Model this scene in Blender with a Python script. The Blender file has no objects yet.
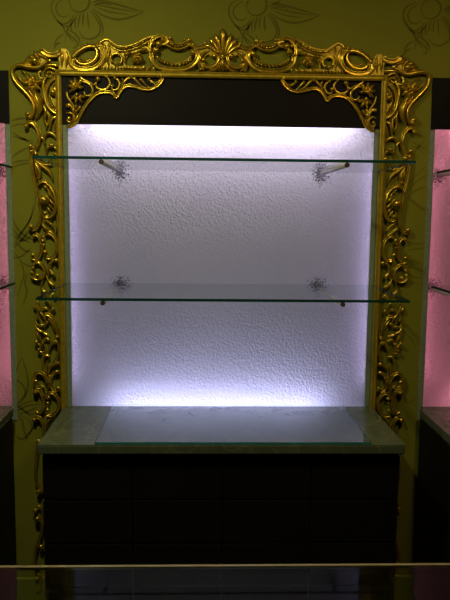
import bpy, bmesh, math, random
from mathutils import Vector, Matrix
random.seed(4)
R = math.radians
scn = bpy.context.scene
COL = scn.collection

# ------------------------------------------------------------------ camera
CAM_O = Vector((-.0713, -2.756, .762)); PITCH, YAW, ROLL, FPX = -.1195, .0325, .0105, 700.
_fw = Vector((math.sin(YAW)*math.cos(PITCH), math.cos(YAW)*math.cos(PITCH), math.sin(PITCH)))
_r = Vector((math.cos(YAW), -math.sin(YAW), 0)); _u = _r.cross(_fw)
CR = _r*math.cos(ROLL) + _u*math.sin(ROLL); CU = _u*math.cos(ROLL) - _r*math.sin(ROLL)
cd = bpy.data.cameras.new('camera'); cam = bpy.data.objects.new('camera', cd); COL.objects.link(cam)
M = Matrix((CR, CU, -_fw)).transposed().to_4x4(); M.translation = CAM_O
cam.matrix_world = M
cd.sensor_fit = 'VERTICAL'; cd.sensor_height = 36; cd.lens = FPX*36/600; cd.clip_start = .02
scn.camera = cam

# ------------------------------------------------------------------ world, exposure
w = bpy.data.worlds.new('world'); scn.world = w; w.use_nodes = True
w.node_tree.nodes['Background'].inputs[0].default_value = (.9, .8, .5, 1)
w.node_tree.nodes['Background'].inputs[1].default_value = .02
vs = scn.view_settings
vs.view_transform = 'Standard'; vs.look = 'None'; vs.exposure = 0; vs.gamma = 1; vs.use_curve_mapping = False
LAMP_LEFT, LAMP_RIGHT = 520., 270.           # strength of the two ceiling downlights
TUBE_TOP, TUBE_BOTTOM, TUBE_SIDE = 26., 22., 5.2

def px_wall(px, py, Y=0.):
    d = _fw + CR*((px-225)/FPX) + CU*((300-py)/FPX); t = (Y-CAM_O.y)/d.y
    return CAM_O + d*t
def px_level(px, py, Z):
    d = _fw + CR*((px-225)/FPX) + CU*((300-py)/FPX); t = (Z-CAM_O.z)/d.z
    return CAM_O + d*t

# ------------------------------------------------------------------ materials
def srgb(r, g, b):
    f = lambda c: (c/255/12.92 if c/255 <= .04045 else ((c/255+.055)/1.055)**2.4)
    return (f(r), f(g), f(b), 1)
def new_mat(name):
    m = bpy.data.materials.new(name); m.use_nodes = True
    nt = m.node_tree; nt.nodes.clear()
    out = nt.nodes.new('ShaderNodeOutputMaterial')
    return m, nt, out
def N(nt, typ, **kw):
    n = nt.nodes.new(typ)
    for k, v in kw.items():
        if k in n.inputs: n.inputs[k].default_value = v
        else: setattr(n, k, v)
    return n
def noise_col(nt, c1, c2, scale, detail=3, lo=.35, hi=.65):
    tc = N(nt, 'ShaderNodeTexCoord'); ns = N(nt, 'ShaderNodeTexNoise', Scale=scale, Detail=detail)
    nt.links.new(tc.outputs['Object'], ns.inputs['Vector'])
    cr = N(nt, 'ShaderNodeValToRGB'); cr.color_ramp.elements[0].position = lo; cr.color_ramp.elements[1].position = hi
    cr.color_ramp.elements[0].color = c1; cr.color_ramp.elements[1].color = c2
    nt.links.new(ns.outputs['Fac'], cr.inputs['Fac'])
    return cr.outputs['Color'], ns, tc
def pbr(name, c1, c2=None, scale=20, rough=.5, metal=0., bump=0., bscale=60, bdist=.002, coat=0., spec=.5):
    m, nt, out = new_mat(name)
    b = N(nt, 'ShaderNodeBsdfPrincipled', Roughness=rough, Metallic=metal)
    b.inputs['Specular IOR Level'].default_value = spec
    b.inputs['Coat Weight'].default_value = coat; b.inputs['Coat Roughness'].default_value = .08
    col, ns, tc = noise_col(nt, c1, c2 or c1, scale)
    nt.links.new(col, b.inputs['Base Color'])
    if bump:
        n2 = N(nt, 'ShaderNodeTexNoise', Scale=bscale, Detail=2)
        nt.links.new(tc.outputs['Object'], n2.inputs['Vector'])
        bp = N(nt, 'ShaderNodeBump', Strength=bump, Distance=bdist)
        nt.links.new(n2.outputs['Fac'], bp.inputs['Height']); nt.links.new(bp.outputs['Normal'], b.inputs['Normal'])
    nt.links.new(b.outputs[0], out.inputs[0])
    return m
def emit(name, col, s):
    m, nt, out = new_mat(name)
    e = N(nt, 'ShaderNodeEmission', Color=col, Strength=s); nt.links.new(e.outputs[0], out.inputs[0])
    return m
def sheet_glass(name, tint, rough=0.02, ior=1.5):
    # polished sheet: looks straight through, mirrors by Fresnel on its outer faces
    m, nt, out = new_mat(name)
    t = N(nt, 'ShaderNodeBsdfTransparent', Color=tint); g = N(nt, 'ShaderNodeBsdfGlossy', Roughness=rough)
    fr = N(nt, 'ShaderNodeFresnel', IOR=ior); geo = N(nt, 'ShaderNodeNewGeometry')
    inv = N(nt, 'ShaderNodeMath', operation='SUBTRACT'); inv.inputs[0].default_value = 1
    mul = N(nt, 'ShaderNodeMath', operation='MULTIPLY'); mx = N(nt, 'ShaderNodeMixShader')
    L = nt.links.new
    L(geo.outputs['Backfacing'], inv.inputs[1]); L(inv.outputs[0], mul.inputs[0]); L(fr.outputs[0], mul.inputs[1])
    L(mul.outputs[0], mx.inputs[0]); L(t.outputs[0], mx.inputs[1]); L(g.outputs[0], mx.inputs[2]); L(mx.outputs[0], out.inputs[0])
    return m
def hammered(name, tint):
    # hammered translucent glass: scatters the light from behind, glossy uneven front
    m, nt, out = new_mat(name); L = nt.links.new
    tc = N(nt, 'ShaderNodeTexCoord')
    n1 = N(nt, 'ShaderNodeTexNoise', Scale=125, Detail=1.5); n2 = N(nt, 'ShaderNodeTexVoronoi', Scale=105, feature='SMOOTH_F1')
    L(tc.outputs['Object'], n1.inputs['Vector']); L(tc.outputs['Object'], n2.inputs['Vector'])
    ad = N(nt, 'ShaderNodeMath', operation='ADD'); L(n1.outputs['Fac'], ad.inputs[0]); L(n2.outputs['Distance'], ad.inputs[1])
    bp = N(nt, 'ShaderNodeBump', Strength=.62, Distance=.0055); L(ad.outputs[0], bp.inputs['Height'])
    tr = N(nt, 'ShaderNodeBsdfTranslucent', Color=tint); L(bp.outputs[0], tr.inputs['Normal'])
    df = N(nt, 'ShaderNodeBsdfDiffuse', Color=tint); L(bp.outputs[0], df.inputs['Normal'])
    gl = N(nt, 'ShaderNodeBsdfGlossy', Roughness=.12); L(bp.outputs[0], gl.inputs['Normal'])
    m1 = N(nt, 'ShaderNodeMixShader', Fac=.10); L(tr.outputs[0], m1.inputs[1]); L(df.outputs[0], m1.inputs[2])
    m2 = N(nt, 'ShaderNodeMixShader', Fac=.05); L(m1.outputs[0], m2.inputs[1]); L(gl.outputs[0], m2.inputs[2])
    L(m2.outputs[0], out.inputs[0])
    return m
def marble(name):
    m, nt, out = new_mat(name); L = nt.links.new
    tc = N(nt, 'ShaderNodeTexCoord')
    ns = N(nt, 'ShaderNodeTexNoise', Scale=7, Detail=8, Roughness=.65, Distortion=1.6); L(tc.outputs['Object'], ns.inputs['Vector'])
    cr = N(nt, 'ShaderNodeValToRGB'); e = cr.color_ramp.elements
    e[0].position = .3; e[0].color = (.056, .071, .044, 1); e[1].position = .75; e[1].color = (.092, .110, .068, 1)
    v = e.new(.5); v.color = (.066, .083, .052, 1)
    L(ns.outputs['Fac'], cr.inputs['Fac'])
    wv = N(nt, 'ShaderNodeTexWave', Scale=3.1, Distortion=14, Detail=6); wv.inputs['Detail Scale'].default_value = 2.2
    L(tc.outputs['Object'], wv.inputs['Vector'])
    c2 = N(nt, 'ShaderNodeValToRGB'); c2.color_ramp.elements[0].position = .93; c2.color_ramp.elements[1].position = 1
    L(wv.outputs['Fac'], c2.inputs['Fac'])
    mx = N(nt, 'ShaderNodeMix', data_type='RGBA'); L(c2.outputs['Color'], mx.inputs['Factor'])
    L(cr.outputs['Color'], mx.inputs['A']); mx.inputs['B'].default_value = (.10, .115, .075, 1)
    b = N(nt, 'ShaderNodeBsdfPrincipled', Roughness=.2); b.inputs['Specular IOR Level'].default_value = .16; L(mx.outputs['Result'], b.inputs['Base Color']); L(b.outputs[0], out.inputs[0])
    return m
MT = dict(
    paper=pbr('olive_wallpaper', (.165, .165, .016, 1), (.180, .178, .019, 1), 3, .75, bump=.08, bscale=300, bdist=.0005, spec=.12),
    ink=pbr('wallpaper_ink', (.098, .094, .009, 1), (.115, .096, .010, 1), 12, .75, spec=.12),
    ink2=pbr('wallpaper_leaf_ink', (.125, .122, .009, 1), (.135, .122, .010, 1), 12, .75, spec=.12),
    gold=pbr('gilding', (.64, .46, .042, 1), (.42, .27, .02, 1), 40, .28, .82, bump=.15, bscale=180, bdist=.001),
    gold_flat=pbr('gilding_flat', (.46, .34, .028, 1), (.36, .25, .018, 1), 45, .48, .6, bump=.2, bscale=160, bdist=.001),
    black=pbr('black_lacquer', (.0045, .0042, .0042, 1), (.006, .0055, .005, 1), 9, .5, spec=.12),
    fascia=pbr('black_fascia', (.004, .0034, .0038, 1), (.005, .0042, .0045, 1), 9, .55, spec=.12),
    border=pbr('grey_green_glass_border', (.15, .20, .155, 1), (.20, .255, .20, 1), 120, .3, bump=.5, bscale=150, bdist=.003),
    white=pbr('grey_lining', (.17, .17, .17, 1), None, 10, .6),
    chrome=pbr('satin_steel', (.55, .52, .58, 1), (.62, .60, .66, 1), 90, .35, .35),
    brass=pbr('brass_cap', (.13, .105, .05, 1), (.17, .135, .06, 1), 90, .35, .9),
    marble=marble('green_grey_marble'),
    glass=sheet_glass('clear_sheet_glass', (.955, .985, .968, 1)),
    case_glass=sheet_glass('coated_case_glass', (.955, .975, .96, 1), .03, 1.24),
    edge=pbr('green_glass_edge', (.002, .028, .023, 1), (.003, .038, .030, 1), 40, .45, spec=.12),
    edge_teal=pbr('teal_glass_edge', (.015, .14, .14, 1), (.02, .18, .17, 1), 40, .12),
    edge_and_glint=pbr('pale_edge_and_glint', (.17, .15, .085, 1), (.20, .17, .09, 1), 40, .3),
    floor=pbr('dark_floor', (.03, .024, .016, 1), (.045, .036, .024, 1), 6, .4),
    ceil=pbr('ceiling_paint', (.35, .33, .25, 1), None, 6, .8),
    rear=pbr('rear_wall_paint', (.10, .09, .03, 1), None, 6, .8),
)
LAV = (.86, .74, 1., 1); LAVB = (.60, .59, 1., 1); LAVS = (.68, .54, 1., 1); PINK = (1., .30, .46, 1)
MT['pane'] = hammered('hammered_glass', (.93, .92, .96, 1))
MT['pane_pink'] = hammered('hammered_glass_pink', (.95, .80, .84, 1))
MT['lamp_top'] = emit('lavender_tube_top', LAV, TUBE_TOP); MT['lamp_bottom'] = emit('lavender_tube_bottom', LAVB, TUBE_BOTTOM)
MT['lamp_side'] = emit('lavender_tube_side', LAVS, TUBE_SIDE)
MT['pink_top'] = emit('pink_tube_top', PINK, 21.); MT['pink_bottom'] = emit('pink_tube_bottom', PINK, 22.); MT['pink_side'] = emit('pink_tube_side', PINK, 3.5)
MT['bulb_left'] = emit('warm_white_bulb', (1., .93, .50, 1), LAMP_LEFT); MT['bulb_right'] = emit('amber_bulb', (1., .72, .33, 1), LAMP_RIGHT)

# ------------------------------------------------------------------ helpers
def link(name, me, mat, parent=None, smooth=False):
    o = bpy.data.objects.new(name, me); COL.objects.link(o)
    for m in (mat if isinstance(mat, (list, tuple)) else [mat]):
        if len(me.materials) < 8 and not (m and m.name in [x.name for x in me.materials]): me.materials.append(m)
    if parent: o.parent = parent
    if smooth:
        for p in me.polygons: p.use_smooth = True
    return o
def raw(name, vs_, fs_, mat, parent=None, smooth=False):
    me = bpy.data.meshes.new(name); me.from_pydata([tuple(v) for v in vs_], [], fs_); me.update()
    bm = bmesh.new(); bm.from_mesh(me); bmesh.ops.recalc_face_normals(bm, faces=bm.faces); bm.to_mesh(me); bm.free()
    return link(name, me, mat, parent, smooth)
def box(name, a, b, mat, parent=None, bevel=0., origin=None):
    bm = bmesh.new(); bmesh.ops.create_cube(bm, size=1)
    for v in bm.verts: v.co = Vector([(a[i]+b[i])/2 + v.co[i]*(b[i]-a[i]) for i in range(3)]) - (origin or Vector((0, 0, 0)))
    if bevel: bmesh.ops.bevel(bm, geom=bm.edges[:], offset=bevel, segments=2, affect='EDGES', profile=.6)
    me = bpy.data.meshes.new(name); bm.to_mesh(me); bm.free()
    o = link(name, me, mat, parent)
    if origin is not None and parent is None: o.location = origin
    return o
def cyl(name, p0, p1, r, mat, parent=None, n=16, r2=None, smooth=True):
    p0, p1 = Vector(p0), Vector(p1); d = (p1-p0).normalized(); a = d.orthogonal().normalized(); b = d.cross(a)
    vs_ = []; r2 = r if r2 is None else r2
    for p, q in ((p0, r), (p1, r2)):
        for i in range(n): t = 2*math.pi*i/n; vs_.append(p + a*math.cos(t)*q + b*math.sin(t)*q)
    fs_ = [(i, (i+1) % n, n+(i+1) % n, n+i) for i in range(n)] + [tuple(range(n)), tuple(range(n, 2*n))]
    o = raw(name, vs_, fs_, mat, parent)
    if smooth:
        for p in o.data.polygons: p.use_smooth = len(p.vertices) == 4
    return o
def empty(name, loc=(0, 0, 0)):
    o = bpy.data.objects.new(name, None); COL.objects.link(o); o.location = loc; o.empty_display_size = .05
    return o
def tag(o, label, cat, group=None):
    o['label'] = label; o['category'] = cat
    if group: o['group'] = group
    return o
def struct(o, label=None, cat=None):
    o['kind'] = 'structure'
    if label: o['label'] = label; o['category'] = cat
    return o
def place(root, loc):          # move a thing's origin to loc while its children keep their world place
    loc = Vector(loc); root.location = loc
    for c in root.children: c.location = c.location - loc
    return root

# ------------------------------------------------------------------ the setting
ZF, ZC, XS, YR = -.87, 1.95, 2.6, -4.3
ZT = 1.104                                        # lower edge of the black fascias
OPEN = [(-2.05, -.808), (-.612, .612), (.808, 2.05)]
def wall_mesh():
    xs = [-XS] + [v for o in OPEN for v in o] + [XS]; zs = [ZF, -.06, 1.17, ZC]
    vs_, fs_ = [], []
    for i in range(len(xs)-1):
        for j in range(3):
            if j == 1 and i % 2 == 1: continue
            k = len(vs_); x0, x1, z0, z1 = xs[i], xs[i+1], zs[j], zs[j+1]
            vs_ += [(x0, 0, z0), (x1, 0, z0), (x1, 0, z1), (x0, 0, z1)]; fs_.append((k, k+1, k+2, k+3))
    return vs_, fs_
v_, f_ = wall_mesh()
me = bpy.data.meshes.new('wall_back'); me.from_pydata(v_, [], f_); me.update()
wall = struct(link('wall_back', me, MT['paper']), 'olive green wallpapered wall with dark line-drawn flowers', 'wall')
struct(box('floor', (-XS, YR, ZF-.05), (XS, 0, ZF), MT['floor']), 'dark shop floor', 'floor')
struct(box('ceiling', (-XS, YR, ZC), (XS, .2, ZC+.05), MT['ceil']), 'plain shop ceiling', 'ceiling')
struct(box('wall_left', (-XS-.05, YR, ZF), (-XS, .2, ZC), MT['rear']), 'plain left wall', 'wall')
struct(box('wall_right', (XS, YR, ZF), (XS+.05, .2, ZC), MT['rear']), 'plain right wall', 'wall')
struct(box('wall_rear', (-XS, YR-.05, ZF), (XS, YR, ZC), MT['rear']), 'plain wall behind the viewer', 'wall')
struct(box('baseboard_back', (-XS, -.018, ZF), (XS, 0, -.725), MT['paper'], bevel=.003), 'olive baseboard along the wallpapered wall', 'baseboard')

# ------------------------------------------------------------------ three lit bays
BAY = [dict(x0=-2.05, x1=-.808, l0=-2.03, l1=-.828, pane='pane_pink', pre='pink'),
       dict(x0=-.612, x1=.612, l0=-.590, l1=.590, pane='pane', pre='lamp'),
       dict(x0=.808, x1=2.05, l0=.828, l1=2.03, pane='pane_pink', pre='pink')]
NAMES = ['at the left edge of the photo', 'in the middle inside the gilded frame', 'at the right edge of the photo']
COLW = ['pink', 'lavender white', 'pink']
for b, nm, cw in zip(BAY, NAMES, COLW):
    x0, x1, l0, l1 = b['x0'], b['x1'], b['l0'], b['l1']; xc = (x0+x1)/2
    t = tag(empty('backlit_panel'), 'hammered glass panel glowing %s %s' % (cw, nm), 'light panel', 'backlit wall panels')
    pane = box('pane', (l0, -.002, -.058), (l1, .004, 1.168), MT[b['pane']], t); pane.data.materials.append(MT['glass'])
    for p in pane.data.polygons: p.material_index = 0 if p.normal.y < -.5 else 1
    for xa, xb in ((x0+.0005, l0), (l1, x1-.0005)):
        box('border_strip', (xa, -.004, -.058), (xb, .004, 1.168), MT['border'], t)
    # open-fronted white housing behind the glass
    d0, d1 = .006, .15; hx0, hx1, hz0, hz1 = x0-.02, x1+.02, -.08, 1.20
    raw('housing', [(hx0, d0, hz0), (hx1, d0, hz0), (hx1, d0, hz1), (hx0, d0, hz1), (hx0, d1, hz0), (hx1, d1, hz0), (hx1, d1, hz1), (hx0, d1, hz1)],
        [(4, 5, 6, 7), (0, 1, 5, 4), (1, 2, 6, 5), (2, 3, 7, 6), (3, 0, 4, 7)], MT['white'], t)
    k = b['pre']
    cyl('light_tube', (l0+.08, .085, ZT+.030), (l1-.08, .085, ZT+.030), .010, MT[k+'_top'], t, 10)
    cyl('light_tube', (l0+.16, .085, -.030), (l1-.16, .085, -.030), .010, MT[k+'_bottom'], t, 10)
    for xx in (x0+.004, x1-.004):
        cyl('light_tube', (xx, .04, .10), (xx, .04, 1.0), .006, MT[k+'_side'], t, 8)
    place(t, (xc, 0, -.058))
    f = box('fascia_panel', (x0+.001, -.0105, ZT), (x1-.001, -.0043, 1.298), MT['fascia'], bevel=.0015, origin=Vector((xc, 0, ZT)))
    tag(f, 'plain black panel above the %s glowing glass %s' % (cw, nm), 'panel', 'black panels above the lit glass')

# ------------------------------------------------------------------ marble counters and cabinets
DC = .49
def counter(xl, xr, nm, n):
    xc = (xl+xr)/2
    # full width in front of the frame, a narrower tongue reaching the glass behind it
    ol = [(xl, -DC), (xr, -DC), (xr, -.040), (xr-.014, -.040), (xr-.014, -.0055), (xl+.014, -.0055), (xl+.014, -.040), (xl, -.040)]
    bm = bmesh.new(); f = bm.faces.new([bm.verts.new((x-xc, y+DC/2, 0)) for x, y in ol])
    r_ = bmesh.ops.extrude_face_region(bm, geom=[f]); bmesh.ops.translate(bm, verts=[v for v in r_['geom'] if isinstance(v, bmesh.types.BMVert)], vec=(0, 0, .032))
    bmesh.ops.recalc_face_normals(bm, faces=bm.faces)
    bmesh.ops.bevel(bm, geom=[e for e in bm.edges if all(v.co.y < .18 for v in e.verts)], offset=.004, segments=2, affect='EDGES')
    me = bpy.data.meshes.new('marble_countertop'); bm.to_mesh(me); bm.free()
    s = link('marble_countertop', me, MT['marble']); s.location = (xc, -DC/2, -.032)
    tag(s, 'grey-green marble slab on the cabinet %s' % nm, 'countertop', 'marble countertops')
    t = tag(empty('drawer_cabinet'), 'black drawer cabinet under marble %s' % nm, 'cabinet', 'black drawer cabinets')
    cl, cr = xl+.010, xr-.010; yf = -DC+.022
    box('body', (cl, yf+.02, ZF+.08), (cr, -.02, -.0325), MT['black'], t)
    box('plinth', (cl+.03, yf+.06, ZF), (cr-.03, -.03, ZF+.08), MT['black'], t)
    wd = (cr-cl)/4; rows = [-.0425, -.199, -.355, -.511, -.667, ZF+.085]
    for r in range(5):
        for c in range(4):
            box('drawer', (cl+c*wd+.0015, yf, rows[r+1]+.003), (cl+(c+1)*wd-.0015, yf+.0195, rows[r]-.003), MT['black'], t, bevel=.002)
    place(t, (xc, -DC/2, ZF))
counter(-.617, .617, 'below the gilded frame', 4)
counter(-2.03, -.815, 'cut off by the left edge of the photo', 4)
counter(.805, 2.03, 'cut off by the right edge of the photo', 4)
# sheet of glass lying on the middle counter
a, b_ = px_level(94.5, 442.5, .008), px_level(370, 440.5, .008)
gs = box('glass_sheet', (a.x, a.y, .0005), (b_.x, -.0055, .0085), MT['glass'], origin=Vector(((a.x+b_.x)/2, a.y/2, .0005)))
tag(gs, 'clear glass sheet with teal edge lying flat on the middle marble slab', 'glass sheet')
gs.data.materials.append(MT['edge_teal'])
for p in gs.data.polygons:
    if abs(p.normal.z) < .5 and p.normal.y < .5: p.material_index = 1

# ------------------------------------------------------------------ glass shelves on steel rods
D1, WS = .514, .604
def shelf(xl, xr, z, label):
    s = box('glass_shelf', (xl, -D1, z-.0045), (xr, -.006, z+.0045), MT['glass'], origin=Vector(((xl+xr)/2, -D1/2, z-.0045)))
    s.data.materials.append(MT['edge'])
    for p in s.data.polygons:
        if abs(p.normal.z) < .5 and p.normal.y < .5: p.material_index = 1
    return tag(s, label, 'shelf', 'glass shelves')
Z1, Z2 = .9385, .4915
shelf(-WS, WS, Z1, 'upper clear glass shelf across the lavender white panel')
shelf(-WS, WS, Z2, 'lower clear glass shelf across the lavender white panel')
shelf(-2.02, -.805, Z1, 'upper glass shelf of the pink bay at the left edge')
shelf(-2.02, -.805, Z2, 'lower glass shelf of the pink bay at the left edge')
shelf(.84, 2.02, Z1, 'upper glass shelf of the pink bay at the right edge')
shelf(.84, 2.02, Z2, 'lower glass shelf of the pink bay at the right edge')

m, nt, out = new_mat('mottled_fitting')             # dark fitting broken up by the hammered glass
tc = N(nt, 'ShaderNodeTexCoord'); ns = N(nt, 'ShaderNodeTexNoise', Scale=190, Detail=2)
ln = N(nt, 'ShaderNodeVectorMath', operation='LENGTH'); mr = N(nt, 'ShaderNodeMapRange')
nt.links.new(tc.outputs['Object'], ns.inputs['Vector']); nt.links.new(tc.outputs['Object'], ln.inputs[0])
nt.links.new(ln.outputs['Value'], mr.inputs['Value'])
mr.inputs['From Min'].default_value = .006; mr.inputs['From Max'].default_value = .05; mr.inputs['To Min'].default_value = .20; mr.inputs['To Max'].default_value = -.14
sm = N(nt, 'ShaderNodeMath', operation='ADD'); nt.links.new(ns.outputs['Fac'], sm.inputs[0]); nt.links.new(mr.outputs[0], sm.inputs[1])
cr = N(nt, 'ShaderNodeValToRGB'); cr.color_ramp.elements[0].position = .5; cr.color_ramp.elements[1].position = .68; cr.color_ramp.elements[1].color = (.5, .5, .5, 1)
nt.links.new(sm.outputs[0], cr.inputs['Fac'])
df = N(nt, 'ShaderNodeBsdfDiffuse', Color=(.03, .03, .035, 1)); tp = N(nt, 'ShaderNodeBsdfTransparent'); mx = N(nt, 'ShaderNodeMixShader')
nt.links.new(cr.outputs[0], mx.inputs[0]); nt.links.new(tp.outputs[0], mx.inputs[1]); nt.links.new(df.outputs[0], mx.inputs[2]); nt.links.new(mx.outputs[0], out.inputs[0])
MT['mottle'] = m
def bracket(x, z, label):
    t = tag(empty('shelf_bracket', (x, 0, z)), label, 'shelf bracket', 'steel shelf rods')
    zz = -.0045-.0075
    cyl('rod', (0, -.004, zz), (0, -D1+.016, zz), .0070, MT['chrome'], t, 14)
    cyl('end_cap', (0, -D1+.016, zz), (0, -D1+.003, zz), .0078, MT['brass'], t, 14)
    fl = cyl('flange', (0, -.0028, 0), (0, -.0022, 0), .05, MT['mottle'], t, 24); fl.location = (0, 0, zz-.006 if z > .8 else zz+.008)
for x, sd in ((-.392, 'left'), (.386, 'right')):
    bracket(x, Z1, 'steel rod under the %s end of the upper middle glass shelf' % sd)
    bracket(x, Z2, 'steel rod under the %s end of the lower middle glass shelf' % sd)
for x, sd in ((-.848, 'left'), (.845, 'right')):
    bracket(x, Z1, 'steel rod under the upper shelf of the pink bay at the %s edge' % sd)
    bracket(x, Z2, 'steel rod under the lower shelf of the pink bay at the %s edge' % sd)

# ------------------------------------------------------------------ gilded frame
YB = -.011                                  # back plane of the carving
frame = tag(empty('gilded_frame'), 'ornate carved gilded rococo frame around the lavender white panel', 'frame')
PXM = .00394                                # metres per pixel on the wall
def FP(p): q = px_wall(p[0], p[1], -.02); return (q.x, q.z)
def resample(pts, n):
    P = [Vector(p) for p in pts]
    if len(P) == 2: return [P[0].lerp(P[1], i/(n-1)) for i in range(n)]
    P = [2*P[0]-P[1]] + P + [2*P[-1]-P[-2]]; m_ = len(P)-3; o = []
    for i in range(n):
        s = i/(n-1)*m_; k = min(int(s), m_-1); t = s-k; a_, b0, c, d = P[k:k+4]
        o.append(.5*((2*b0) + (c-a_)*t + (2*a_-5*b0+4*c-d)*t*t + (3*b0-a_-3*c+d)*t**3))
    return o
PROF = dict(round=[(math.cos(R(a)), math.sin(R(a))*.95+.12) for a in (0, 30, 60, 90, 120, 150, 180)] + [(-.7, -.35), (.7, -.35)],
            groove=[(1, 0), (.92, .62), (.66, .95), (.36, .62), (0, .45), (-.36, .62), (-.66, .95), (-.92, .62), (-1, 0), (-.7, -.3), (.7, -.3)],
            ridge=[(1, 0), (.62, .42), (.22, .66), (0, 1.0), (-.22, .66), (-.62, .42), (-1, 0), (0, -.3)])
def sweep(P, wid, prof, hscale, base, flip):
    n = len(P); pr = PROF[prof]; k = len(pr); V, F = [], []
    for i, p in enumerate(P):
        t = (P[min(i+1, n-1)]-P[max(i-1, 0)]).normalized(); nn = Vector((-t.y, t.x)); w_ = wid[i]/2
        for a_, b0 in pr: V.append(((p.x+nn.x*a_*w_)*flip, base-b0*w_*hscale, p.y+nn.y*a_*w_))
    for i in range(n-1):
        for j in range(k): F.append((i*k+j, i*k+(j+1) % k, (i+1)*k+(j+1) % k, (i+1)*k+j))
    F += [tuple(range(k)), tuple(range((n-1)*k, n*k))]
    return V, F
FLIPS = (1, -1)
def both(name, fn, mat='gold', smooth=True, parents=None, flips=FLIPS):
    out_ = []
    for i, fl in enumerate(flips):
        V, F = fn(fl); out_.append(raw(name, V, F, MT[mat], parents[i] if parents else frame, smooth))
    return out_
def taper(n, w0, style):
    o = []
    for i in range(n):
        t = i/(n-1)
        if style == 'scroll': k = .62+.38*math.sin(math.pi*min(1, t*1.15))
        elif style == 'even': k = 1
        elif style == 'leaf': k = max(.10, math.sin(math.pi*min(1, .06+t*.93))**.75)
        elif style == 'tail': k = max(.14, (1-t)**.7)
        elif style == 'drop': k = max(.16, t**.75)*(1 if t < .92 else .78)
        o.append(w0*PXM*k*1.12)
    return o
LIFT = [0]
def scroll(pts, wd=3.2, style='scroll', prof='round', h=1.0, base=None, name='scroll', parents=None, flips=FLIPS, n=None):
    LIFT[0] = (LIFT[0]+1) % 5
    P = [Vector(FP(p)) for p in pts]; L = sum((P[i+1]-P[i]).length for i in range(len(P)-1))
    n = n or max(7, min(30, int(L/.007))); Q = resample(P, n); bs = (YB if base is None else base) - LIFT[0]*.0007
    return both(name, lambda fl: sweep(Q, taper(n, wd, style), prof, h, bs, fl), 'gold', True, parents, flips)
def leaf(pts, wd=4, **k): return scroll(pts, wd, 'leaf', 'ridge', 1.1, name='leaf', **k)
def drop(pts, wd=4.5, **k): return scroll(pts, wd, 'drop', 'round', 1.1, name='leaf', **k)
def sphere_vf(c, r, n=10, m_=6, sq=.9):
    V, F = [(c[0], c[1]-r*sq, c[2])], []
    for j in range(1, m_):
        a_ = math.pi*j/m_
        for i in range(n): t = 2*math.pi*i/n; V.append((c[0]+r*math.sin(a_)*math.cos(t), c[1]-r*sq*math.cos(a_), c[2]+r*math.sin(a_)*math.sin(t)))
    V.append((c[0], c[1]+r*sq, c[2])); e = len(V)-1
    for i in range(n):
        F.append((0, 1+i, 1+(i+1) % n)); F.append((e, e-n+(i+1) % n, e-n+i))
        for j in range(m_-2): F.append((1+j*n+i, 1+(j+1)*n+i, 1+(j+1)*n+(i+1) % n, 1+j*n+(i+1) % n))
    return V, F
def boss(x, y, r=2.3, lift=1., flips=FLIPS, parents=None, name='boss'):
    c = FP((x, y)); rr = r*PXM*1.12
    return both(name, lambda fl: sphere_vf((c[0]*fl, YB-rr*.55*lift-.002, c[1]), rr), 'gold', True, parents, flips)
def bosses(*l):
    for b in l: boss(*b)
def beads(name, pts, n, r=.9, lift=2.4, flips=FLIPS):
    Q = resample([Vector(FP(p)) for p in pts], n)
    def fn(fl):
        V, F = [], []
        for q in Q:
            v, f = sphere_vf((q.x*fl, YB-.004*lift, q.y), r*PXM*1.3, 7, 4); k = len(V); V += v; F += [tuple(i+k for i in g) for g in f]
        return V, F
    return both(name, fn, 'gold', True, None, flips)
def teeth(pts_a, pts_b, n, wd=1.6, flips=FLIPS):
    A = resample([Vector(FP(p)) for p in pts_a], n); B = resample([Vector(FP(p)) for p in pts_b], n)
    def fn(fl):
        V, F = [], []
        for a_, b0 in zip(A, B):
            v, f = sweep([a_, a_.lerp(b0, .5), b0], [wd*PXM*.7, wd*PXM*1.1, wd*PXM*.5], 'round', 1.2, YB-.006, fl)
            k = len(V); V += v; F += [tuple(i+k for i in g) for g in f]
        return V, F
    return both('tooth_row', fn, 'gold', True, None, flips)
def plate(pts, th=.010, name='backing_plate', flips=FLIPS, y0=-.002, mat='gold_flat', hole=None):
    P = [FP(p) for p in pts]
    out_ = []
    for fl in flips:
        bm = bmesh.new(); vv = [bm.verts.new((p[0]*fl, y0, p[1])) for p in P]; f = bm.faces.new(vv)
        r = bmesh.ops.extrude_face_region(bm, geom=[f])
        bmesh.ops.translate(bm, verts=[v for v in r['geom'] if isinstance(v, bmesh.types.BMVert)], vec=(0, -th, 0))
        bmesh.ops.recalc_face_normals(bm, faces=bm.faces)
        front = [e for e in bm.edges if all(abs(v.co.y-(y0-th)) < 1e-6 for v in e.verts)]
        bmesh.ops.bevel(bm, geom=front, offset=.0022, segments=1, affect='EDGES')
        me = bpy.data.meshes.new(name); bm.to_mesh(me); bm.free()
        out_.append(link(name, me, MT[mat], frame))
    return out_
def flower(cx, cy, tips, wd=3.2, r=1.5):
    wd *= 1.3
    fr = []
    c = FP((cx, cy))
    for fl in FLIPS:
        V, F = sphere_vf((c[0]*fl, YB-.014, c[1]), r*PXM); fr.append(raw('flower', V, F, MT['gold'], frame, True))
    for tx, ty in tips:
        sx, sy = cx+(tx-cx)*.12, cy+(ty-cy)*.12
        P = [Vector(FP((sx, sy))), Vector(FP(((sx+tx)/2, (sy+ty)/2))), Vector(FP((tx, ty)))]; Q = resample(P, 8)
        both('petal', lambda fl: sweep(Q, taper(8, wd, 'leaf'), 'ridge', 1.3, YB-.006, fl), 'gold', True, fr)
    return fr
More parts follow.
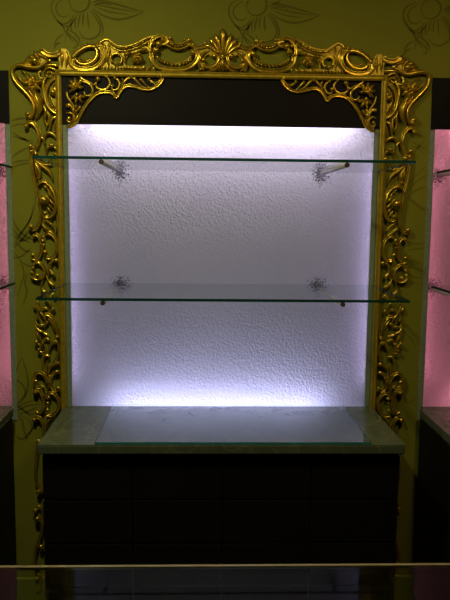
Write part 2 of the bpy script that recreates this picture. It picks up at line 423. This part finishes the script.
# --- plain mouldings
BX = .620
def moulding(name, a_, b_):
    (xa, za), (xb, zb) = a_, b_
    d = Vector((xb-xa, zb-za)).normalized(); nn = Vector((-d.y, d.x)); V = []
    pr = [(-.011, -.0108), (-.011, -.018), (-.007, -.022), (-.002, -.020), (.002, -.020), (.006, -.025), (.011, -.021), (.011, -.0108)]
    for x, z in (a_, b_):
        for u, y in pr: V.append((x+nn.x*u, y, z+nn.y*u))
    k = len(pr)
    return raw(name, V, [(i, (i+1) % k, k+(i+1) % k, k+i) for i in range(k)] + [tuple(range(k)), tuple(range(k, 2*k))], MT['gold_flat'], frame)
ZB = 1.292
moulding('side_rail', (-BX, -.72), (-BX, ZB+.010)); moulding('side_rail', (BX, ZB+.010), (BX, -.72))
moulding('top_rail', (BX+.0125, ZB), (-BX-.0125, ZB))
# --- corner block and top left crest (each piece is also mirrored to the right half)
plate([(57, 56), (60, 53), (60.5, 47.5), (66.5, 48), (69, 52), (71, 58), (74, 65), (78, 70.5), (58, 70.5), (59, 62)], .013, 'corner_block')
leaf([(61.5, 69), (61.8, 58), (62.8, 48.5)], 4.2); leaf([(65.5, 69), (67, 58), (65.8, 48.8)], 4.2); leaf([(74.5, 70), (70, 64), (68.6, 55)], 3.6)
scroll([(61, 60), (64, 59), (68, 61)], 1.6); scroll([(60, 64), (64, 63), (69, 65)], 1.6)
scroll([(46.5, 61), (42, 65), (36, 67.5), (29, 67), (23, 65.3), (17, 65), (12.8, 67), (11.3, 72), (13.5, 79), (18.5, 85.5), (24.5, 91.5), (29.5, 97.5), (33, 104.5), (33, 112), (30, 117), (26.8, 117)], 3.4, 'even', 'round', 1.2)
boss(27.2, 114.3, 2.2)
scroll([(41, 49.5), (45, 53.2), (50, 55), (56, 54.5), (60.5, 51.5)], 5.0, 'even', 'groove')
boss(41.5, 49, 1.8)
scroll([(48, 60.5), (43, 56), (38, 53)], 3.0, 'leaf', 'ridge'); leaf([(40, 60), (36, 55.5), (33, 50.2)], 4.2); leaf([(43, 58), (39, 54), (36, 49.6)], 3.2)
leaf([(36, 59), (31, 56.5), (26, 56.2)], 4.2); leaf([(33, 62), (28, 60), (23.5, 59.5)], 4.0); leaf([(32, 64.5), (26, 63), (20, 62)], 3.2)
plate([(24, 63.5), (28, 59.5), (34, 57), (42, 57), (47.5, 60.5), (42, 64.5), (36, 66.5), (28, 66)], .009)
scroll([(29.5, 62), (31.5, 58.3), (36, 57.6), (39, 60.5), (38, 64.3), (34, 65.6)], 1.6, 'even'); boss(34.6, 61, 2.9, 1.3); boss(49.3, 61, 1.9)
scroll([(44, 73), (45, 69), (49, 67), (54, 69), (58, 72)], 2.6); scroll([(43, 66), (47, 65), (53, 64.5), (58, 66)], 2.6); scroll([(44.5, 73), (47.5, 76.5), (51.5, 75), (51, 71.5), (48, 71)], 2.0)
bosses((48, 72.5, 1.5), (53, 73.5, 1.5))
flower(32, 84, [(25, 73), (21.5, 81), (27, 90), (33.5, 92), (39.5, 89), (42, 80.5), (34, 74.5)], 3.6, 1.6)
leaf([(32, 90), (35.5, 95), (38.5, 103), (38.5, 111), (34.5, 119)], 7.5); drop([(30, 88), (33, 92), (37, 97)], 5)
leaf([(24, 86), (29, 91), (33.5, 98), (35.5, 107)], 3.4); leaf([(41, 86), (43, 92), (42, 99), (42.5, 106)], 3)
leaf([(46, 76), (42.5, 84), (43.5, 93), (42.5, 101)], 3.4); scroll([(40, 70), (38, 74), (40, 78), (44, 77)], 2.4); leaf([(43, 104), (45.5, 111), (44, 119), (47, 127)], 3.4); scroll([(44, 108), (48, 114), (48.5, 121), (45, 128)], 2.4)
leaf([(20, 70), (24, 72), (27, 78)], 2.6); leaf([(15, 74), (20, 79), (25, 86)], 2.2)
# cartouche beside the upper part of the side rail
plate([(58.5, 80), (53, 82), (49.5, 87), (48, 95), (50, 102), (54, 108), (58.5, 111.5)], .009)
scroll([(58.5, 76.5), (51.5, 79.5), (46.8, 86), (45.2, 95), (47, 103), (51.5, 109.5), (58.5, 113.8)], 3.4, 'even', 'groove', 1.2)
scroll([(58, 82), (53.5, 84.5), (50.8, 90), (50.5, 97), (53, 103.5), (58, 108)], 1.7, 'even')
scroll([(49, 92), (50, 88.5), (53, 88), (56, 90.5), (56.2, 94.5), (53, 97.2), (50, 96)], 1.3, 'even'); boss(53, 92.6, 2.9, 1.4)
beads('bead_row', [(50.5, 104), (53, 107), (57, 109.5)], 4, 1.0)
# --- top rail crest
scroll([(72.5, 58), (72.5, 63.5), (76, 67.3), (83, 68.8), (92, 68.2), (99.5, 63.5), (103, 56), (101.5, 49), (97.5, 45.5)], 4.2, 'even', 'groove', 1.2)
scroll([(74.5, 57), (77.5, 62), (84.5, 64.2), (92, 61.7), (96.5, 56), (96.6, 50), (94, 47)], 3.4, 'scroll', 'round'); scroll([(79, 55.5), (82, 59.6), (87, 60.4), (92.5, 57)], 2.0, 'leaf', 'ridge')
scroll([(71.5, 58), (76, 53.2), (82, 48.7), (89, 46), (96, 46.8)], 3.0, 'even')
for a_, b0 in (((75.5, 54), (73, 49.5)), ((79.5, 50.5), (77.5, 45.5)), ((83.5, 48), (81.5, 43)), ((87.5, 46.5), (86.5, 42)), ((91.5, 45.5), (92, 41)), ((95, 45.5), (98, 41))): leaf([a_, b0], 2.8)
bosses((97, 46.5, 1.9), (75.7, 59.5, 1.3))
plate([(99, 43.5), (103, 40), (108, 40.5), (112, 45), (117, 49.5), (121, 50.5), (117, 53), (112.5, 54), (110, 58.5), (111.5, 63), (115, 65.5), (116, 69.5), (99, 69.7), (104.5, 62), (105.5, 52.5)], .010)
leaf([(99, 68), (104.5, 61), (106, 53), (103.5, 45), (99.5, 41.5)], 3.6); leaf([(109, 66), (107.5, 58), (109.5, 50), (107, 44)], 3.0)
scroll([(112, 62.5), (110.3, 58), (113, 53.7), (118, 53.2), (121.5, 56.5), (120.8, 62), (117, 64.3)], 2.2, 'even')
beads('bead_row', [(112, 61.5), (115, 63.3), (119, 63)], 4, .9)
scroll([(99, 44), (104, 39.5), (109, 39.8), (113.5, 43.3), (119, 46), (127, 46), (135, 43.6), (143, 39.6), (150, 36.8), (156, 35.8)], 2.3, 'even')
scroll([(108, 43.5), (113, 47.3), (120, 50.3), (128, 49.8), (137, 47.2), (144, 43.6), (149, 41.5)], 1.9, 'even')
beads('bead_row', [(109.5, 41.6), (113.5, 45.4), (120, 48.2), (128, 47.9), (136, 45.4), (142.5, 42.2)], 16, 1.05)
plate([(119, 52), (128, 51.5), (137, 48.6), (146, 44.5), (149, 47), (149, 51), (143, 51.5), (134, 52), (128, 55), (125.5, 60), (127, 65), (123, 66), (122.5, 58)], .008)
plate([(115, 66), (120, 64.8), (128, 64.5), (138, 65.2), (150, 66), (154, 70.5), (115, 70)], .008)
teeth([(101, 69), (126, 69.5), (143, 70)], [(102, 65.8), (127, 65.8), (144, 66)], 17, 1.9); teeth([(142, 70), (147, 70), (152, 70.4)], [(146, 65.5), (151, 65.5), (155, 66.3)], 3, 2.0)
flower(136.8, 57.6, [(130.5, 54.8), (135, 52), (141.5, 53.2), (144, 60), (138, 63.5), (131.5, 61.8)], 3.6, 1.5)
leaf([(137, 52), (142, 49.6), (148, 48.5)], 3.8); leaf([(123.5, 55), (127, 53), (132, 52.5)], 3); leaf([(125.5, 64), (124, 58.5), (126, 54)], 2.6)
scroll([(150, 54), (149.3, 47), (151.3, 41), (156, 36.8), (161.5, 35.6), (166, 38), (166.2, 42.5), (162, 44)], 3.4, 'even', 'groove', 1.2)
bosses((163, 40, 2.3), (158.8, 44, 3.0), (155.8, 50, 3.0)); boss(153.5, 43.5, 1.6)
leaf([(151, 40), (147, 41.5), (144, 45.5)], 3.2)
scroll([(151, 52), (151.5, 59), (156, 65), (164, 68.2), (175, 69.2), (186, 68.2), (194, 63.5), (197.6, 57), (197, 51.5), (193.5, 49.5)], 4.4, 'even', 'groove', 1.2)
scroll([(156, 55.5), (162, 60.2), (171, 63), (181, 62.3), (188, 59), (192, 55.5)], 1.8, 'even'); boss(192.4, 52.6, 2.6, 1.3)
teeth([(156.5, 59), (163, 63.5), (173, 66), (184, 65), (191.5, 60.5)], [(158, 57), (165, 61), (175, 63.2), (185, 61.5), (191, 57.5)], 12, 1.8)
scroll([(166.2, 43.8), (171, 47.2), (178, 48.9), (185.5, 47), (191, 42.8)], 2.4, 'even'); scroll([(169, 39.5), (173, 42.4), (178.5, 43.7), (184.5, 42), (188, 39)], 2.0, 'even')
beads('bead_row', [(169, 42.2), (173, 45), (178.5, 46.4), (184.5, 44.8), (188.5, 41.8)], 9, 1.0)
bosses((170, 37.8, 1.7), (189.3, 39.7, 1.9), (185, 39.2, 1.3))
scroll([(190.5, 43), (194.5, 46.3), (200, 47.2), (205, 45.6), (208, 43.5)], 3.8, 'even', 'groove'); boss(205.5, 43, 1.7)
plate([(195, 48.5), (204, 48.2), (209, 46), (214, 51), (223.7, 53), (223.7, 58.5), (213, 57.5), (208, 54), (205, 56.5), (202.5, 62), (203, 69), (198.5, 70.5), (199.5, 60), (199, 52)], .009)
leaf([(199, 69), (199.5, 60), (203.5, 53.5), (210, 50)], 4.0); leaf([(205, 71), (202, 66), (200.5, 60)], 2.6)
scroll([(203, 60.5), (203.5, 64.3), (208, 66.6), (213.5, 65.2), (217.5, 61), (218, 56.5), (215, 53.8)], 3.6, 'scroll', 'groove', 1.2); bosses((203.6, 60, 2.0, 1.3), (214.2, 55.8, 2.3, 1.3))
leaf([(208, 70.8), (214, 69.5), (218.5, 65.5), (220.5, 60)], 3.2)
both('boss', lambda fl: sphere_vf((0, YB-.012, FP((223.6, 56.8))[1]), 2.1*PXM), flips=(1,))
# palmette
ZP0, ZP1 = FP((223.6, 57))[1], FP((223.6, 27))[1]
for i, (dx, dy, wd) in enumerate(((0, 27.4, 5.4), (7.6, 33, 5.0), (12.8, 38, 4.6), (17.2, 44, 4.2))):
    bx = dx*.28; top = FP((223.6, dy))[1]; bot = FP((223.6, 55.5-i*.8))[1]
    P = [Vector((-bx*PXM, bot)), Vector((-(bx+(dx-bx)*.42)*PXM, bot+(top-bot)*.48)), Vector((-(dx+.5)*PXM, top))]; Q = resample(P, 10)
    wv = [wd*PXM*(.42+.58*min(1, (k/9)*1.5))*(1 if k < 8 else (.72 if k == 8 else .25)) for k in range(10)]
    both('shell_rib', lambda fl: sweep(Q, wv, 'round', 1.15, YB-.004+i*.0006, fl), flips=(1,) if i == 0 else FLIPS)
zs = FP((223.6, 57.5))[1], FP((223.6, 71))[1]
both('pendant_leaf', lambda fl: sweep(resample([Vector((0, zs[0])), Vector((0, sum(zs)/2)), Vector((0, zs[1]))], 8), taper(8, 6.4, 'leaf'), 'ridge', 1.2, YB-.004, fl), flips=(1,))
leaf([(219.5, 71), (219.6, 67), (221.5, 62)], 2.4)
# --- fretwork hanging below the top rail
YB_KEEP = YB; YB = -.0125
scroll([(66.5, 126.8), (72, 125.4), (77.5, 120), (81.5, 112), (86.5, 104), (92, 97.5), (98, 93), (105, 91.6), (111.5, 92.4), (115, 95.2), (116.2, 98), (118, 95.2), (120.5, 91), (124, 87), (129, 85.2), (136, 86.6), (143.5, 88.8), (150.5, 88.8), (156.5, 86.3), (161, 81.8), (162.8, 77)], 3.2, 'even', 'groove', 1.3)
boss(161.3, 76.3, 1.8)
flower(76.5, 87.5, [(68.8, 79.5), (74.8, 76.8), (66.8, 85.5), (69, 92.5), (81.5, 80.5), (83.5, 87.5)], 2.9, 2.0)
flower(77, 94.5, [(75.5, 103.5), (82, 103), (85, 98), (71, 99.5)], 2.5, 1.6)
scroll([(80.5, 81.5), (86, 82.2), (91, 86), (92.6, 91), (90, 95.3), (85.5, 95), (83.6, 91.5)], 2.6); scroll([(79, 76), (84, 80), (91, 83), (95.5, 86)], 2.4); bosses((80.6, 81.3, 1.8), (85, 95.3, 1.6))
scroll([(106.3, 76.5), (109.6, 81), (108.6, 86.6), (103.6, 89.7), (98, 88.4), (95.3, 84.5), (97.5, 80.5)], 2.6); bosses((97.8, 79, 2.2), (106.2, 76.4, 1.6), (95, 84.4, 1.6))
plate([(89, 75.5), (104, 75.7), (101, 79.5), (96, 81.2), (91.5, 79)], .008)
scroll([(114, 77.2), (118, 80), (119.4, 84.6), (117, 89), (112.8, 89.6), (110.8, 86.4)], 2.4); bosses((112, 85.7, 1.8), (114.6, 77.8, 1.4))
scroll([(121.5, 89.5), (122.8, 84), (126.5, 79.2), (131, 77), (135.6, 78.6)], 2.4); leaf([(121, 77), (123, 80.6), (121, 85.5)], 2.2); bosses((130.4, 76.5, 1.5))
drop([(147.5, 87.5), (141, 85.3), (136.5, 81), (133, 77)], 3.0); drop([(149.5, 87.6), (145.5, 84.5), (142.5, 81), (140, 78.3)], 2.8); scroll([(148.5, 79.2), (151.5, 81.8), (155, 83), (158.5, 81.5), (161, 78)], 3.0); boss(148.8, 79.2, 1.5)
scroll([(66, 91), (67.5, 97), (71, 102.5), (74, 108), (76, 113)], 2.2); scroll([(65.5, 104.5), (69, 104.6), (72, 108), (73.5, 113)], 2.4); boss(67.3, 105.7, 1.8)
drop([(75.5, 117), (76.5, 111), (80.5, 106)], 3.0); drop([(74.5, 117), (74, 110), (76.5, 104.5)], 2.6)
scroll([(65.8, 113.5), (70, 112.5), (73.5, 115.5), (73, 120), (69.5, 122.2), (66.6, 120), (68, 117.2)], 2.6, 'scroll', 'round', 1.2); boss(68.8, 118, 1.6)
leaf([(66, 128), (71, 124.5), (76, 119), (78, 113)], 3.0)
YB = YB_KEEP
# --- side drop, from the cartouche down to the counter
def side(dy=0, only=None):
    def T(l): return [(x, y+dy) for x, y in l]
    scroll(T([(25.4, 125.6), (28.3, 122.2), (33, 123), (37.4, 129), (39, 137), (37, 145), (33.2, 150), (29.4, 149.4)]), 3.4, 'even', 'groove', 1.2); bosses((26, 126.4+dy, 2.1), (30.4, 146.2+dy, 2.2))
    scroll(T([(49.6, 129), (50, 122), (53, 117.6), (58.5, 116.8)]), 2.8); scroll(T([(55.5, 132), (54.2, 126), (56, 121), (58.5, 119.5)]), 2.2)
    scroll(T([(43.4, 140), (44.5, 135), (49, 132.6), (54.5, 135.6), (57.2, 141), (57.6, 150)]), 3.0); scroll(T([(40, 136), (43, 139), (44.3, 144)]), 2.6)
    bosses((51, 145, 2.2), (55.2, 154.4, 1.7)); drop(T([(46, 155.5), (45.8, 150.5), (48.2, 145.8)]), 3.6); scroll(T([(53, 146), (56, 149), (57, 153)]), 2.0)
    scroll(T([(36.5, 153.8), (34, 151.7), (31.4, 154.6), (31.3, 162), (33, 175), (36, 188), (38.6, 201), (40, 213), (39.4, 222), (36, 228.6), (31.5, 230)]), 3.0, 'even', 'groove', 1.2)
    bosses((35.6, 153.6, 1.8), (31, 226.6, 2.6))
    leaf(T([(33, 158.5), (40, 163.6), (46, 164.6), (53, 164)]), 4.0); leaf(T([(34, 160), (42, 166), (49, 172), (53, 181)]), 4.4); leaf(T([(34, 161), (38.5, 170), (38, 177), (34.5, 180)]), 4.6); leaf(T([(35, 164), (35.5, 171), (36, 176)]), 2.6)
    scroll(T([(37.5, 184.5), (41, 181.4), (46.5, 182.2), (52, 188), (55.6, 197), (56, 206), (53.4, 213.6), (48.6, 217.3), (44.6, 216)]), 3.2, 'even', 'groove', 1.2)
    bosses((43.6, 200, 3.2, 1.5), (45, 213, 2.1)); scroll(T([(39.8, 199), (41, 196), (44.5, 195.4), (47.6, 198.5), (47.4, 202.4), (44.5, 204.7)]), 1.4, 'even')
    for a_, b0 in (((43, 185), (48, 190)), ((46, 187.5), (51, 194)), ((47.5, 191.5), (53, 199.5)), ((48.5, 199), (53.5, 205)), ((48, 204), (52.5, 209.5)), ((46.5, 207), (50, 213))): leaf(T([a_, b0]), 2.6)
    leaf(T([(41, 222.5), (46, 228.6), (53.5, 234)]), 4.2); leaf(T([(56.5, 214), (57.4, 224), (55, 234)]), 3.0); leaf(T([(43, 219.5), (49, 222.5), (54, 229)]), 2.6)
    scroll(T([(33.2, 236), (36.4, 234.6), (40, 240), (41.3, 248), (39.5, 255.5), (35.5, 259.6), (31.8, 258)]), 3.2, 'even', 'groove', 1.2); bosses((33.8, 236, 1.8), (32.6, 255, 2.3))
    scroll(T([(44.6, 234.4), (49.6, 233.2), (54.6, 238), (57, 246), (55.3, 253.5), (50.5, 258), (45.8, 257.2)]), 3.2, 'even', 'groove', 1.2); bosses((45.2, 252, 2.3)); beads('bead_row', T([(43, 237), (42.8, 241), (43.6, 245)]), 3, 1.5)
    scroll(T([(32, 266.5), (34.4, 262.8), (38.6, 262.3), (42.8, 266.2), (44.4, 272), (41.8, 277.4), (36.6, 279.2), (32, 276.6), (31.2, 272.6)]), 3.0, 'even', 'groove', 1.2); bosses((32.8, 267.6, 1.5), (32, 273, 2.1), (37, 275.6, 1.9))
    scroll(T([(48.8, 271), (49.4, 265), (52.3, 261), (56.4, 260.2)]), 2.8); boss(56.2, 260.5+dy, 2.2); drop(T([(48.4, 267), (50.4, 271.5), (54.2, 275.2)]), 3.8); leaf(T([(47, 280), (48.2, 273), (51, 266)]), 2.6)
    drop(T([(45.6, 275.5), (48.8, 282), (54.4, 286.4)]), 4.6); drop(T([(44.8, 276), (41, 284), (42, 290.4), (46, 292.4)]), 4.2); bosses((54, 294.4+dy, 1.9))
side()
scroll([(44, 299), (49, 303.5), (51.6, 310)], 2.6); leaf([(36.5, 303), (38, 309), (41.5, 314)], 3.0); drop([(40, 311), (36.5, 309.5), (33.5, 306.5)], 3.6); drop([(38.5, 310.5), (42.5, 308.3), (47, 309)], 3.4); drop([(46, 313), (50, 312), (54, 308.6)], 3.4)
boss(37.3, 301.5, 1.7); drop([(37.5, 312), (37, 316), (37.2, 320)], 3.6); leaf([(39, 311.5), (43, 316), (45.5, 321)], 3.6); drop([(38, 325.6), (44, 325.5), (47, 321.5)], 3.6); drop([(35.5, 322), (37.5, 325.4), (43, 325.4)], 3.2)
scroll([(43.5, 314.6), (49, 315.2), (54, 321), (57, 330), (57.3, 338)], 3.2, 'even', 'groove', 1.2); leaf([(47, 318), (52, 324), (54.5, 333)], 2.8)
drop([(34.8, 324.5), (37, 329.6), (42.5, 332.8)], 4.0); drop([(40, 329.5), (43.5, 333.6), (49, 336)], 3.8); leaf([(36, 331), (38.5, 337), (41, 342)], 3.4); drop([(41, 342.6), (45, 338.4), (50.5, 341)], 3.2)
bosses((36, 342, 2.1), (42.3, 343.3, 1.7), (38.6, 350, 1.8), (56.5, 337, 1.8), (55.8, 342.3, 2.2)); leaf([(37, 343), (40, 346), (39, 351)], 2.6)
scroll([(38, 351.6), (43, 353), (48, 350), (50.6, 345), (53.4, 341.8), (57, 343), (58.6, 349.5), (57, 356.5), (53.5, 362)], 2.8)
drop([(47.2, 378), (43.2, 369), (42, 361.5), (44.3, 356.6), (49.4, 356.4)], 4.4); drop([(47.5, 378), (48.8, 370), (52.4, 365.6), (58.8, 363)], 4.2); drop([(49.5, 380), (52, 374.6), (58.8, 371.4)], 4.2); leaf([(46.6, 376), (45.6, 368), (46.8, 361)], 2.2)
scroll([(48, 384), (45.5, 377.5), (41.5, 373), (37, 372.6), (34, 376), (34, 381.6), (36, 386.4), (39.6, 388), (42.8, 385.6)], 3.4, 'even', 'groove', 1.2); boss(35.6, 381.3, 2.0)
scroll([(50.8, 376), (49.5, 382), (51.5, 388), (55.3, 391), (58.6, 389)], 3.4, 'even', 'groove', 1.2); boss(58.2, 388, 1.9); leaf([(46, 380), (48.4, 386), (47.5, 391)], 2.8)
scroll([(34.6, 394.4), (34.6, 390.8), (38.4, 390), (41.8, 395), (43.3, 402), (42.4, 409), (38, 414)], 3.4, 'even', 'groove', 1.2); bosses((35.6, 392.6, 2.0), (37, 413, 2.0))
scroll([(45, 399), (47.4, 394.2), (52, 393), (56.6, 397), (58.8, 404), (57, 411), (51.6, 415.8), (45.6, 415)], 3.2, 'even', 'groove', 1.2); bosses((48.3, 398, 1.8), (47.6, 403.4, 1.5), (47.4, 410.4, 2.0))
scroll([(33.4, 421), (34.4, 418), (38.6, 417.6), (42, 421.6), (43.8, 428), (43.6, 436)], 3.2, 'even', 'groove', 1.2); boss(33.8, 420.2, 2.0); leaf([(55, 416.6), (49, 421), (44.6, 429)], 3.2)
# lower drop, only its outer scrolls show beside the cabinet
scroll([(38, 440), (36.6, 455), (35.2, 470), (36, 482), (39.5, 489.5), (42, 494)], 2.8, 'even', 'groove', 1.2); boss(38.6, 492, 2.4)
bosses((35, 510.6, 2.3), (37.2, 519, 2.6)); scroll([(34.5, 508), (39, 507), (42, 512), (41, 518), (36.5, 521)], 2.6)
scroll([(44, 500), (43.5, 512), (42, 524), (40.6, 535), (36.8, 547), (34.4, 558), (35.4, 567), (39, 571)], 2.8, 'even', 'groove', 1.2); bosses((41.2, 547, 2.2), (38.5, 568, 2.0), (37, 579, 2.2))
scroll([(38, 574), (42, 580), (41, 589), (37, 594)], 2.8, 'even', 'groove', 1.2); scroll([(46, 440), (50, 455), (53, 470), (50, 490), (46, 505)], 3.0); scroll([(52, 505), (55, 530), (52, 555), (48, 575)], 3.0)
place(frame, (0, 0, -.72))

# ------------------------------------------------------------------ wallpaper print (flat, part of the wall)
def ribbon(V, F, pts, wd):
    P = resample([Vector(p) for p in pts], max(8, len(pts)*5)); n = len(P); k = len(V)
    for i, p in enumerate(P):
        t = (P[min(i+1, n-1)]-P[max(i-1, 0)]).normalized(); nn = Vector((-t.y, t.x)); s = wd*(.25+.75*math.sin(math.pi*(i+.5)/n))/2
        V += [(p.x+nn.x*s, -.0007, p.y+nn.y*s), (p.x-nn.x*s, -.0007, p.y-nn.y*s)]
    F += [(k+2*i, k+2*i+2, k+2*i+3, k+2*i+1) for i in range(n-1)]
def motif(lines, dx=0., dz=0., wd=.0072, mat='ink', name='printed_flower'):
    V, F = [], []
    for l in lines:
        q = [px_wall(x, y) for x, y in l]; ribbon(V, F, [(a_.x+dx, a_.z+dz) for a_ in q], wd*random.uniform(.7, 1.25))
    me = bpy.data.meshes.new(name); me.from_pydata(V, [], F); me.update()
    return link(name, me, MT[mat], wall)
TOPF = [[(70, 5), (73, 10), (79, 12), (86, 9.5), (89.5, 3), (88, -4), (81, -8), (73, -6), (69.5, 0), (70, 5)],
        [(64, -5), (55, -1), (51.5, 5), (52, 12), (57, 20), (63, 27), (66, 35), (64.5, 43)], [(66, -3), (58, 3), (56, 9), (59, 15), (65, 17), (70, 14)],
        [(57, 21), (63, 24), (69, 22), (74, 15)], [(59, 23), (65, 26.5), (71, 24.5), (76, 17)], [(65, 31), (71, 36), (77, 42), (77, 46), (73, 48)], [(67, 29), (74, 33), (79, 39), (80, 44)],
        [(64, 34), (57, 39), (54, 47)], [(61, 43), (57, 44), (54, 49)], [(70, 26), (67, 31), (70, 38), (74, 42)], [(74, 18), (71, 25), (72, 31)], [(77, 14), (75, 22), (76, 30)],
        [(84, 12), (83, 18), (83, 26)], [(87.5, 12), (88, 20), (89, 28)], [(80.5, 13), (79, 20), (78, 28)],
        [(90, 11), (96, 18), (100.5, 27), (98.5, 35), (91, 39), (83, 37.5), (79, 31)], [(92, 10), (99, 18), (103, 28), (102, 37)],
        [(94, -1), (108, 2), (126, 7), (143.5, 12)], [(93, 9), (104, 16), (118, 19.5), (133, 16.5), (143.5, 12)], [(95, 4), (115, 8.5), (137, 12)], [(96, 7), (110, 12), (128, 14.5)], [(92, 3), (99, 0), (106, -6)], [(94, 6), (101, 3), (112, 5)]]
p0, p1 = px_wall(85, 5), px_wall(262, 8)
for k in range(-2, 4): motif(TOPF, (p1.x-p0.x)*k, 0)
LEFTF = [[[(11, 121), (18, 119), (26, 118)], [(11, 127), (18, 124.5), (27, 124)], [(12, 132), (20, 137), (33, 144)], [(12, 136), (22, 139), (34, 141)], [(12, 158), (19, 152), (29, 147)], [(12, 163), (20, 161), (30, 160)], [(12, 168), (20, 164.5), (30, 163)]],
         [[(36, 196), (33, 212), (26, 226), (15, 239)], [(33, 205), (30, 220), (21, 234), (14, 245)], [(13, 218), (17, 228), (25, 236), (34, 240)], [(13, 229), (20, 237), (30, 243)], [(33, 225), (25, 236), (14, 248)], [(14, 252), (21, 262), (24, 274), (21, 285), (18, 296)], [(22, 262), (29, 266), (36, 263)], [(16, 242), (24, 250), (32, 252)], [(13, 258), (22, 256), (31, 248)], [(27, 272), (25, 283), (27, 292), (23, 305)], [(14, 235), (23, 241), (35, 232)]],
         [[(22, 358), (17.5, 368), (15.5, 378), (22, 384), (25.5, 393), (20, 401), (15.5, 406)], [(22, 358), (26.5, 371), (28, 384), (25, 396), (18, 405)], [(15, 409), (25, 403), (39, 399)], [(16, 412), (27, 406), (39, 404)], [(18, 414), (29, 411), (37, 407)], [(20, 415), (29, 420), (32, 428), (28, 436), (25, 441)], [(16, 414), (22, 420), (24, 430), (27, 439)], [(16, 436), (22, 439), (29, 433), (36, 424)], [(15, 404), (22, 409), (31, 416)], [(24, 412), (33, 414), (41, 409)]]]
for g in LEFTF: motif(g, wd=.0072)
RIGHTF = [[[(406, 128), (416, 134), (425, 137)], [(410, 146), (417, 148), (424, 154)], [(412, 141), (419, 146), (426, 150)], [(409, 160), (416, 150), (425, 140)], [(407, 186), (415, 176), (426, 166)], [(407, 191), (416, 182), (427, 175)], [(408, 197), (417, 190), (427, 186)], [(413, 108), (416, 118), (424, 126)]],
          [[(408, 242), (416, 244), (425, 243)], [(408, 250), (416, 249), (425, 248)], [(407, 262), (415, 261), (424, 265)], [(407, 267), (416, 268), (424, 272)], [(406, 273), (414, 277), (423, 279)], [(405, 280), (414, 283), (423, 284)]],
          [[(403, 330), (410, 338), (416, 346)], [(402, 404), (410, 402), (417, 398)], [(398, 425), (405, 432), (411, 440)], [(397, 432), (404, 438), (410, 446)]]]
for g in RIGHTF: motif(g, wd=.0062, mat='ink2')

# ------------------------------------------------------------------ glass showcase in the foreground
ZG = -.010; ye = px_level(225, 564.8, ZG).y
t = tag(empty('glass_showcase'), 'clear glass showcase top in the foreground along the bottom of the photo', 'showcase')
gx = 1.5; yn = ye-.5
gt = box('glass_top', (-gx, yn, ZG-.010), (gx, ye, ZG), MT['case_glass'], t); gt.data.materials.append(MT['edge_and_glint'])
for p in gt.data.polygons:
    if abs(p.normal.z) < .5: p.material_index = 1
box('edge_glint_strip', (-gx, ye-.009, ZG+.0002), (gx, ye, ZG+.0012), MT['edge_and_glint'], t)  # pale strip laid on the top, its colour imitates the polished edge catching light
for y0 in (ye-.03, yn+.02):
    box('glass_side', (-gx+.02, y0, ZF+.26), (gx-.02, y0+.008, ZG-.0102), MT['case_glass'], t)
box('base', (-gx+.01, yn+.01, ZF), (gx-.01, ye-.01, ZF+.26), MT['black'], t, bevel=.004)
place(t, (0, (ye+yn)/2, ZF))

# ------------------------------------------------------------------ ceiling downlights
def downlight(x, y, key, label):
    t = tag(empty('ceiling_downlight', (x, y, ZC)), label, 'ceiling light', 'ceiling downlights')
    cyl('housing', (0, 0, 0), (0, 0, -.07), .075, MT['black'], t, 24)
    cyl('lens', (0, 0, -.0702), (0, 0, -.074), .062, MT[key], t, 24)
downlight(-.66, -1.15, 'bulb_left', 'warm white ceiling downlight in front of the wall, left one')
downlight(.80, -1.25, 'bulb_right', 'amber ceiling downlight in front of the wall, right one')
